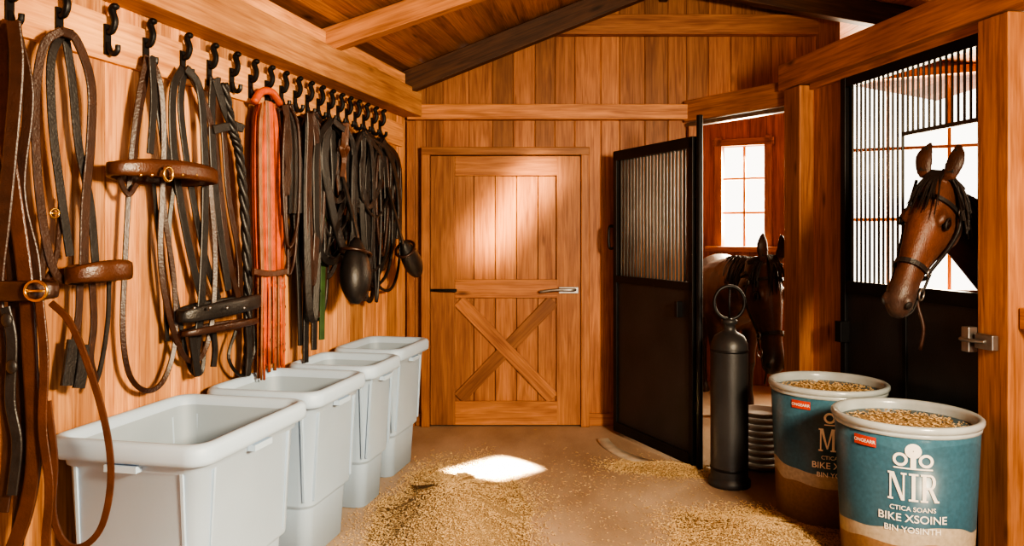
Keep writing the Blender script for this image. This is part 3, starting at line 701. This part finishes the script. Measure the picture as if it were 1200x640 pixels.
def horse(name,ground,fwd,sc,neck,poll,axis,face,hsc,cbody,cface,cmuz,voxel=.012):
    root=bpy.data.objects.new(name,None); COL.objects.link(root)
    f=V((fwd[0],fwd[1],0)).normalized(); l=V((-f.y,f.x,0)); G=V(ground)
    def B(x,y,z): return G+f*x*sc+l*y*sc+V((0,0,z*sc))
    mb=MB()
    a=V(axis).normalized(); nn=V(face); nn=(nn-a*nn.dot(a)).normalized(); la=nn.cross(a).normalized(); PO=V(poll)
    def Hd(p): return PO+(a*p.x+la*p.y+nn*p.z)*hsc
    secs=[(-.78,.08,.12,1.0),(-.66,.21,.24,1.03),(-.42,.28,.29,1.03),(-.08,.29,.30,.98),(.28,.27,.31,.99),(.52,.22,.30,1.01),(.66,.16,.23,.99),(.74,.07,.12,.97)]
    R=[[B(x,w*math.cos(2*math.pi*k/24),z+h*math.sin(2*math.pi*k/24)) for k in range(24)] for x,w,h,z in secs]
    mb.rings(R,COAT)
    R=[]; N=len(neck)
    P=[V(q[0]) for q in neck]
    for i,q in enumerate(neck):
        T=(P[min(i+1,N-1)]-P[max(0,i-1)]).normalized(); A=T.cross(V((0,0,1))).normalized(); U=A.cross(T)
        R.append([P[i]+A*q[1]*math.cos(2*math.pi*k/20)+U*q[2]*math.sin(2*math.pi*k/20) for k in range(20)])
    mb.rings(R,COAT)
    mb.rings([[Hd(ringpt(s[0],2*math.pi*k/28)) for k in range(28)] for s in HS],COAT)
    hv=lambda x,y,z:(a*x+la*y+nn*z)*hsc
    for sd in (1,-1):
        mb.ellipsoid(Hd(V((.165,sd*.072,.058))),(hv(.042,0,0),hv(0,.024,0),hv(0,0,.02)),COAT)
        mb.ellipsoid(Hd(V((.12,sd*.066,-.11))),(hv(.10,0,0),hv(0,.034,0),hv(0,0,.085)),COAT)
        mb.ellipsoid(Hd(V((.30,sd*.058,-.02))),(hv(.12,0,.01),hv(0,.014,0),hv(0,0,.013)),COAT)
        mb.ellipsoid(Hd(V((.565,sd*.045,.0))),(hv(.034,0,0),hv(0,.02,0),hv(0,0,.03)),COAT)
        R=[]
        for i in range(9):
            t=i/8; w=.036*math.sin(math.pi*(.18+.80*t))**.8+.004
            c=V((-.02-.165*t, sd*(.05+.018*math.sin(t*2.6)), .075+.045*t+.015*math.sin(t*3)))
            R.append([Hd(c+V((0,w*math.cos(q),w*.42*math.sin(q)))) for q in [2*math.pi*k/14 for k in range(14)]])
        mb.rings(R,COAT)
    mb.ellipsoid(Hd(V((.555,0,-.085))),(hv(.035,0,0),hv(0,.034,0),hv(0,0,.02)),COAT)
    def limb(ch):
        Pp=[B(*q[:3]) for q in ch]; R=[]
        for p,q in zip(Pp,ch): R.append([p+(f*q[4]*math.cos(2*math.pi*k/14)+l*q[3]*math.sin(2*math.pi*k/14))*sc for k in range(14)])
        mb.rings(R,COAT)
    for sd in (1,-1):
        limb([(.46,sd*.13,1.0,.08,.12),(.47,sd*.145,.85,.09,.12),(.44,sd*.14,.68,.07,.085),(.45,sd*.13,.52,.05,.055),(.46,sd*.13,.44,.05,.052),(.455,sd*.13,.38,.035,.038),(.45,sd*.13,.22,.028,.033),(.455,sd*.13,.14,.038,.042),(.48,sd*.13,.08,.036,.04),(.495,sd*.13,.05,.045,.055),(.50,sd*.13,0,.055,.07)])
        limb([(-.50,sd*.13,1.05,.12,.18),(-.42,sd*.15,.85,.12,.17),(-.40,sd*.15,.72,.085,.12),(-.52,sd*.14,.58,.05,.07),(-.60,sd*.14,.50,.042,.058),(-.60,sd*.14,.44,.035,.045),(-.585,sd*.14,.25,.03,.036),(-.58,sd*.14,.14,.038,.042),(-.555,sd*.14,.08,.037,.04),(-.54,sd*.14,.05,.045,.055),(-.535,sd*.14,0,.055,.07)])
    tmp=mb.obj('tmp'); rm=tmp.modifiers.new('r','REMESH'); rm.mode='VOXEL'; rm.voxel_size=voxel
    sm=tmp.modifiers.new('s','SMOOTH'); sm.iterations=5; sm.factor=.5
    bpy.context.view_layer.update(); dg=bpy.context.evaluated_depsgraph_get()
    me=bpy.data.meshes.new_from_object(tmp.evaluated_get(dg)); bpy.data.objects.remove(tmp)
    me.name=name+'_body'; me.materials.clear(); me.materials.append(COAT)
    ca=me.color_attributes.new('col','FLOAT_COLOR','POINT'); data=[]
    for v in me.vertices:
        q=v.co-PO; s=q.dot(a)/hsc; zz=q.dot(nn)/hsc; yy=q.dot(la)/hsc
        c=V(cbody)
        if s>-.1 and q.length<.75*hsc:
            t=min(1,max(0,(s+.1)/.15)); c=c.lerp(V(cface),t)
            t=min(1,max(0,(s-.40)/.14)); c=c.lerp(V(cmuz),t)
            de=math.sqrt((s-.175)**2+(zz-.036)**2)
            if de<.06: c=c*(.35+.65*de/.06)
        if v.co.z<.45*sc: c=c.lerp(V((.012,.009,.008)),.85)
        if v.co.z<.05*sc: c=V((.05,.04,.03))
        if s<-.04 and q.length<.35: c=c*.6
        data+= [c.x,c.y,c.z,1]
    ca.data.foreach_set('color',data)
    for p in me.polygons: p.use_smooth=True
    bo=bpy.data.objects.new('body',me); COL.objects.link(bo); bo.parent=root
    mb=MB()
    for sd in (1,-1):
        ec=Hd(V((.178,sd*.092,.030)))
        mb.ellipsoid(ec,(hv(.025,0,0),hv(0,.019,0),hv(0,0,.02)),EYE)
        mb.torus(ec+hv(0,sd*.006,0),hv(.027,0,.004),hv(-.004,0,.020),.005*hsc,HAIR,20,6)
        mb.ellipsoid(Hd(V((.585,sd*.054,.008))),(hv(.017,-.006*sd,.004),hv(0,.010,0),hv(-.004,0,.018)),NOST)
        mb.tube([Hd(V((.49,sd*.056,-.045))),Hd(V((.54,sd*.0575,-.05))),Hd(V((.585,sd*.053,-.052))),Hd(V((.62,sd*.032,-.045)))],.0045*hsc,NOST,6,4)
        mb.strap([Hd(V((-.045,sd*.055,.099))),Hd(V((-.09,sd*.062,.118))),Hd(V((-.15,sd*.062,.131)))],.03*hsc,NOST,nn,.004,taper=lambda t:1.1-t*.8)
    mb.obj('eyes_and_nostrils',parent=root)
    mb=MB(); random.seed(11)
    for i in range(26):
        y=random.uniform(-.035,.035); L=random.uniform(.09,.2)
        mb.strap([Hd(V((-.06,y*.7,.085))),Hd(V((0,y,.112))),Hd(V((.06,y*1.4,.115+random.uniform(0,.012)))),Hd(V((L,y*1.9,.112)))],.012*hsc,HAIR,nn,.004,taper=lambda t:1.05-t)
    C=cr([P[i]+((V((0,0,1))-(P[min(i+1,N-1)]-P[max(0,i-1)]).normalized()*(P[min(i+1,N-1)]-P[max(0,i-1)]).normalized().z)).normalized()*neck[i][2]*.97 for i in range(N)]+[Hd(V((-.05,0,.08)))],10)
    for i in range(300):
        k=random.randrange(len(C)-1); p=C[k].lerp(C[k+1],random.random()); T=(C[k+1]-C[k]).normalized(); A=T.cross(V((0,0,1))).normalized()
        sd=-1 if random.random()<.2 else 1
        if A.y>0: A=-A
        A=A*sd; L=random.uniform(.14,.26)*sc; r1=random.uniform(-.05,.05); o1=random.uniform(-.012,.012)
        mb.strap([p-V((0,0,.01)),p+A*(.03+o1)+V((0,0,.012))+T*r1*.2,p+A*(.09+o1)-V((0,0,L*.45))+T*r1*.6,p+A*(.115+o1)-V((0,0,L))+T*r1*1.3],.011,HAIR,(A+V((0,0,.3))),.004,sub=4,taper=lambda t:1.05-.8*t)
    for i in range(24):
        x=random.uniform(-.03,.03); y=random.uniform(-.05,.05)
        mb.strap([B(-.74,y*.3,1.14),B(-.80+x,y*.6,1.05),B(-.82+x,y,.75),B(-.79+x,y*1.3,.42+random.uniform(-.1,.1))],.035,HAIR,f,.006,taper=lambda t:.7+.6*math.sin(t*3))
    mb.obj('mane_and_tail',parent=root)
    mb=MB()
    def band(s,w,th0,th1,m=LBLACK,n=24,off=.010,ds=0):
        pts=[(ringpt(s+ds*math.sin(th0+(th1-th0)*k/n),th0+(th1-th0)*k/n,off)) for k in range(n+1)]
        R=[]
        for p in pts:
            o=V((0,p.y,p.z+.03)).normalized()*.005
            R.append([Hd(p+V((-w/2,0,0))-o*.5),Hd(p+V((w/2,0,0))-o*.5),Hd(p+V((w/2,0,0))+o),Hd(p+V((-w/2,0,0))+o)])
        mb.rings(R,m,smooth=False)
    band(.40,.022,0,2*math.pi); band(.085,.018,-.2,math.pi+.2); band(-.035,.02,.2,math.pi-.2)
    band(.02,.016,math.pi-.1,2*math.pi+.1,off=.012)
    for sd in (1,-1):
        pts=[V((.40,sd*.070,-.03)),V((.32,sd*.088,-.045)),V((.24,sd*.104,-.06)),V((.15,sd*.116,-.055)),V((.07,sd*.108,-.01)),V((-.02,sd*.088,.055))]
        mb.strap([Hd(p) for p in pts],.018*hsc,LBLACK,la*sd,.006)
        mb.torus(Hd(V((.40,sd*.073,-.03))),hv(.018,0,0),hv(0,0,.018),.004*hsc,STEEL,18,6)
        mb.torus(Hd(V((.085,sd*.110,-.02))),hv(.014,0,0),hv(0,0,.014),.0035*hsc,STEEL,18,6)
        mb.torus(Hd(V((.50,sd*.068,-.045))),hv(.026,0,0),hv(0,0,.026),.004*hsc,STEEL,20,6)
        mb.strap([Hd(V((.40,sd*.073,-.04))),Hd(V((.45,sd*.072,-.04))),Hd(V((.49,sd*.069,-.04)))],.014*hsc,LBLACK,la*sd,.005)
    e=Hd(V((.42,0,-.115)))
    mb.tube([e,e+V((.01,0,-.10)),e+V((.03,-.01,-.2)),e+V((.02,0,-.30))],.008,LDARK,8,4)
    mb.torus(e,hv(.016,0,0),hv(0,0,.016),.004,STEEL,16,6)
    mb.obj('halter',parent=root)
horse('horse',(1.84,6.60,0),(-.15,-1),.97,
  [((1.79,6.28,1.00),.17,.25),((1.75,6.04,1.05),.145,.225),((1.74,5.82,1.09),.12,.19),((1.75,5.62,1.12),.10,.155),((1.76,5.48,1.14),.085,.13)],
  (1.765,5.38,1.215),(.02,-.22,-.72),(.26,-.95,.2),1.17,(.045,.016,.007),(.075,.025,.010),(.022,.013,.01))
horse('horse',(3.28,4.10,0),(-.985,-.17),1.05,
  [((2.78,4.02,1.15),.17,.27),((2.55,3.94,1.28),.14,.22),((2.33,3.80,1.39),.115,.175),((2.15,3.67,1.48),.095,.145),((2.02,3.58,1.54),.08,.115)],
  (1.945,3.50,1.645),(-.27,-.15,-.50),(-.62,-.62,.4),1.0,(.055,.018,.008),(.085,.026,.011),(.042,.021,.016),.008)
# ------------------------------------------------------------------ light
w=bpy.data.worlds.new('World'); SC.world=w; w.use_nodes=True; bg=w.node_tree.nodes['Background']
bg.inputs[0].default_value=(1,.92,.80,1); bg.inputs[1].default_value=3.6
def area(name,loc,target,sx,sy,e,col,spread=180,roll=0):
    d=bpy.data.lights.new(name,'AREA'); d.shape='RECTANGLE'; d.size=sx; d.size_y=sy; d.energy=e; d.color=col; d.spread=math.radians(spread)
    o=bpy.data.objects.new(name,d); COL.objects.link(o); o.location=loc
    q=(V(target)-V(loc)).to_track_quat('-Z','Y'); M=q.to_matrix()@Matrix.Rotation(roll,3,'Z'); o.rotation_euler=M.to_euler(); return o
area('added_key_lamp',(1.9,.5,2.1),(-1.2,3.6,1.2),.6,.5,200,(1,.79,.52),130)  # added unseen key lamp inside the room, warms the left wall
area('daylight_window_2',SB(2.55,1.9,-.25),(1.8,3.5,1.0),1.3,1.8,230,(1,.82,.56))
area('daylight_window_1',SB(1.02,1.85,-.2),(1.0,4.5,.4),.42,.9,85,(1,.82,.56))
area('sun_patch_lamp_floor',(1.9,2.6,2.35),(-.12,4.72,0),.46,.16,46,(1,.82,.58),2.5)  # added narrow lamp indoors, throws the sun patch on the floor
area('sun_patch_lamp_door',(1.7,2.4,2.4),(-.02,5.85,1.62),.20,.75,4.5,(1,.68,.35),7,math.radians(-38))  # added tilted lamp indoors, stands in for sunlight streaking the door
# ------------------------------------------------------------------ camera
cam=bpy.data.cameras.new('Camera'); co=bpy.data.objects.new('Camera',cam); COL.objects.link(co)
co.location=(0,0,EYEZ); co.rotation_euler=(math.radians(90),0,0); cam.lens=27; cam.sensor_width=36; cam.shift_y=-.0375; cam.clip_start=.05
SC.camera=co
try: SC.view_settings.look='AgX - High Contrast'
except Exception as ex: print(ex)
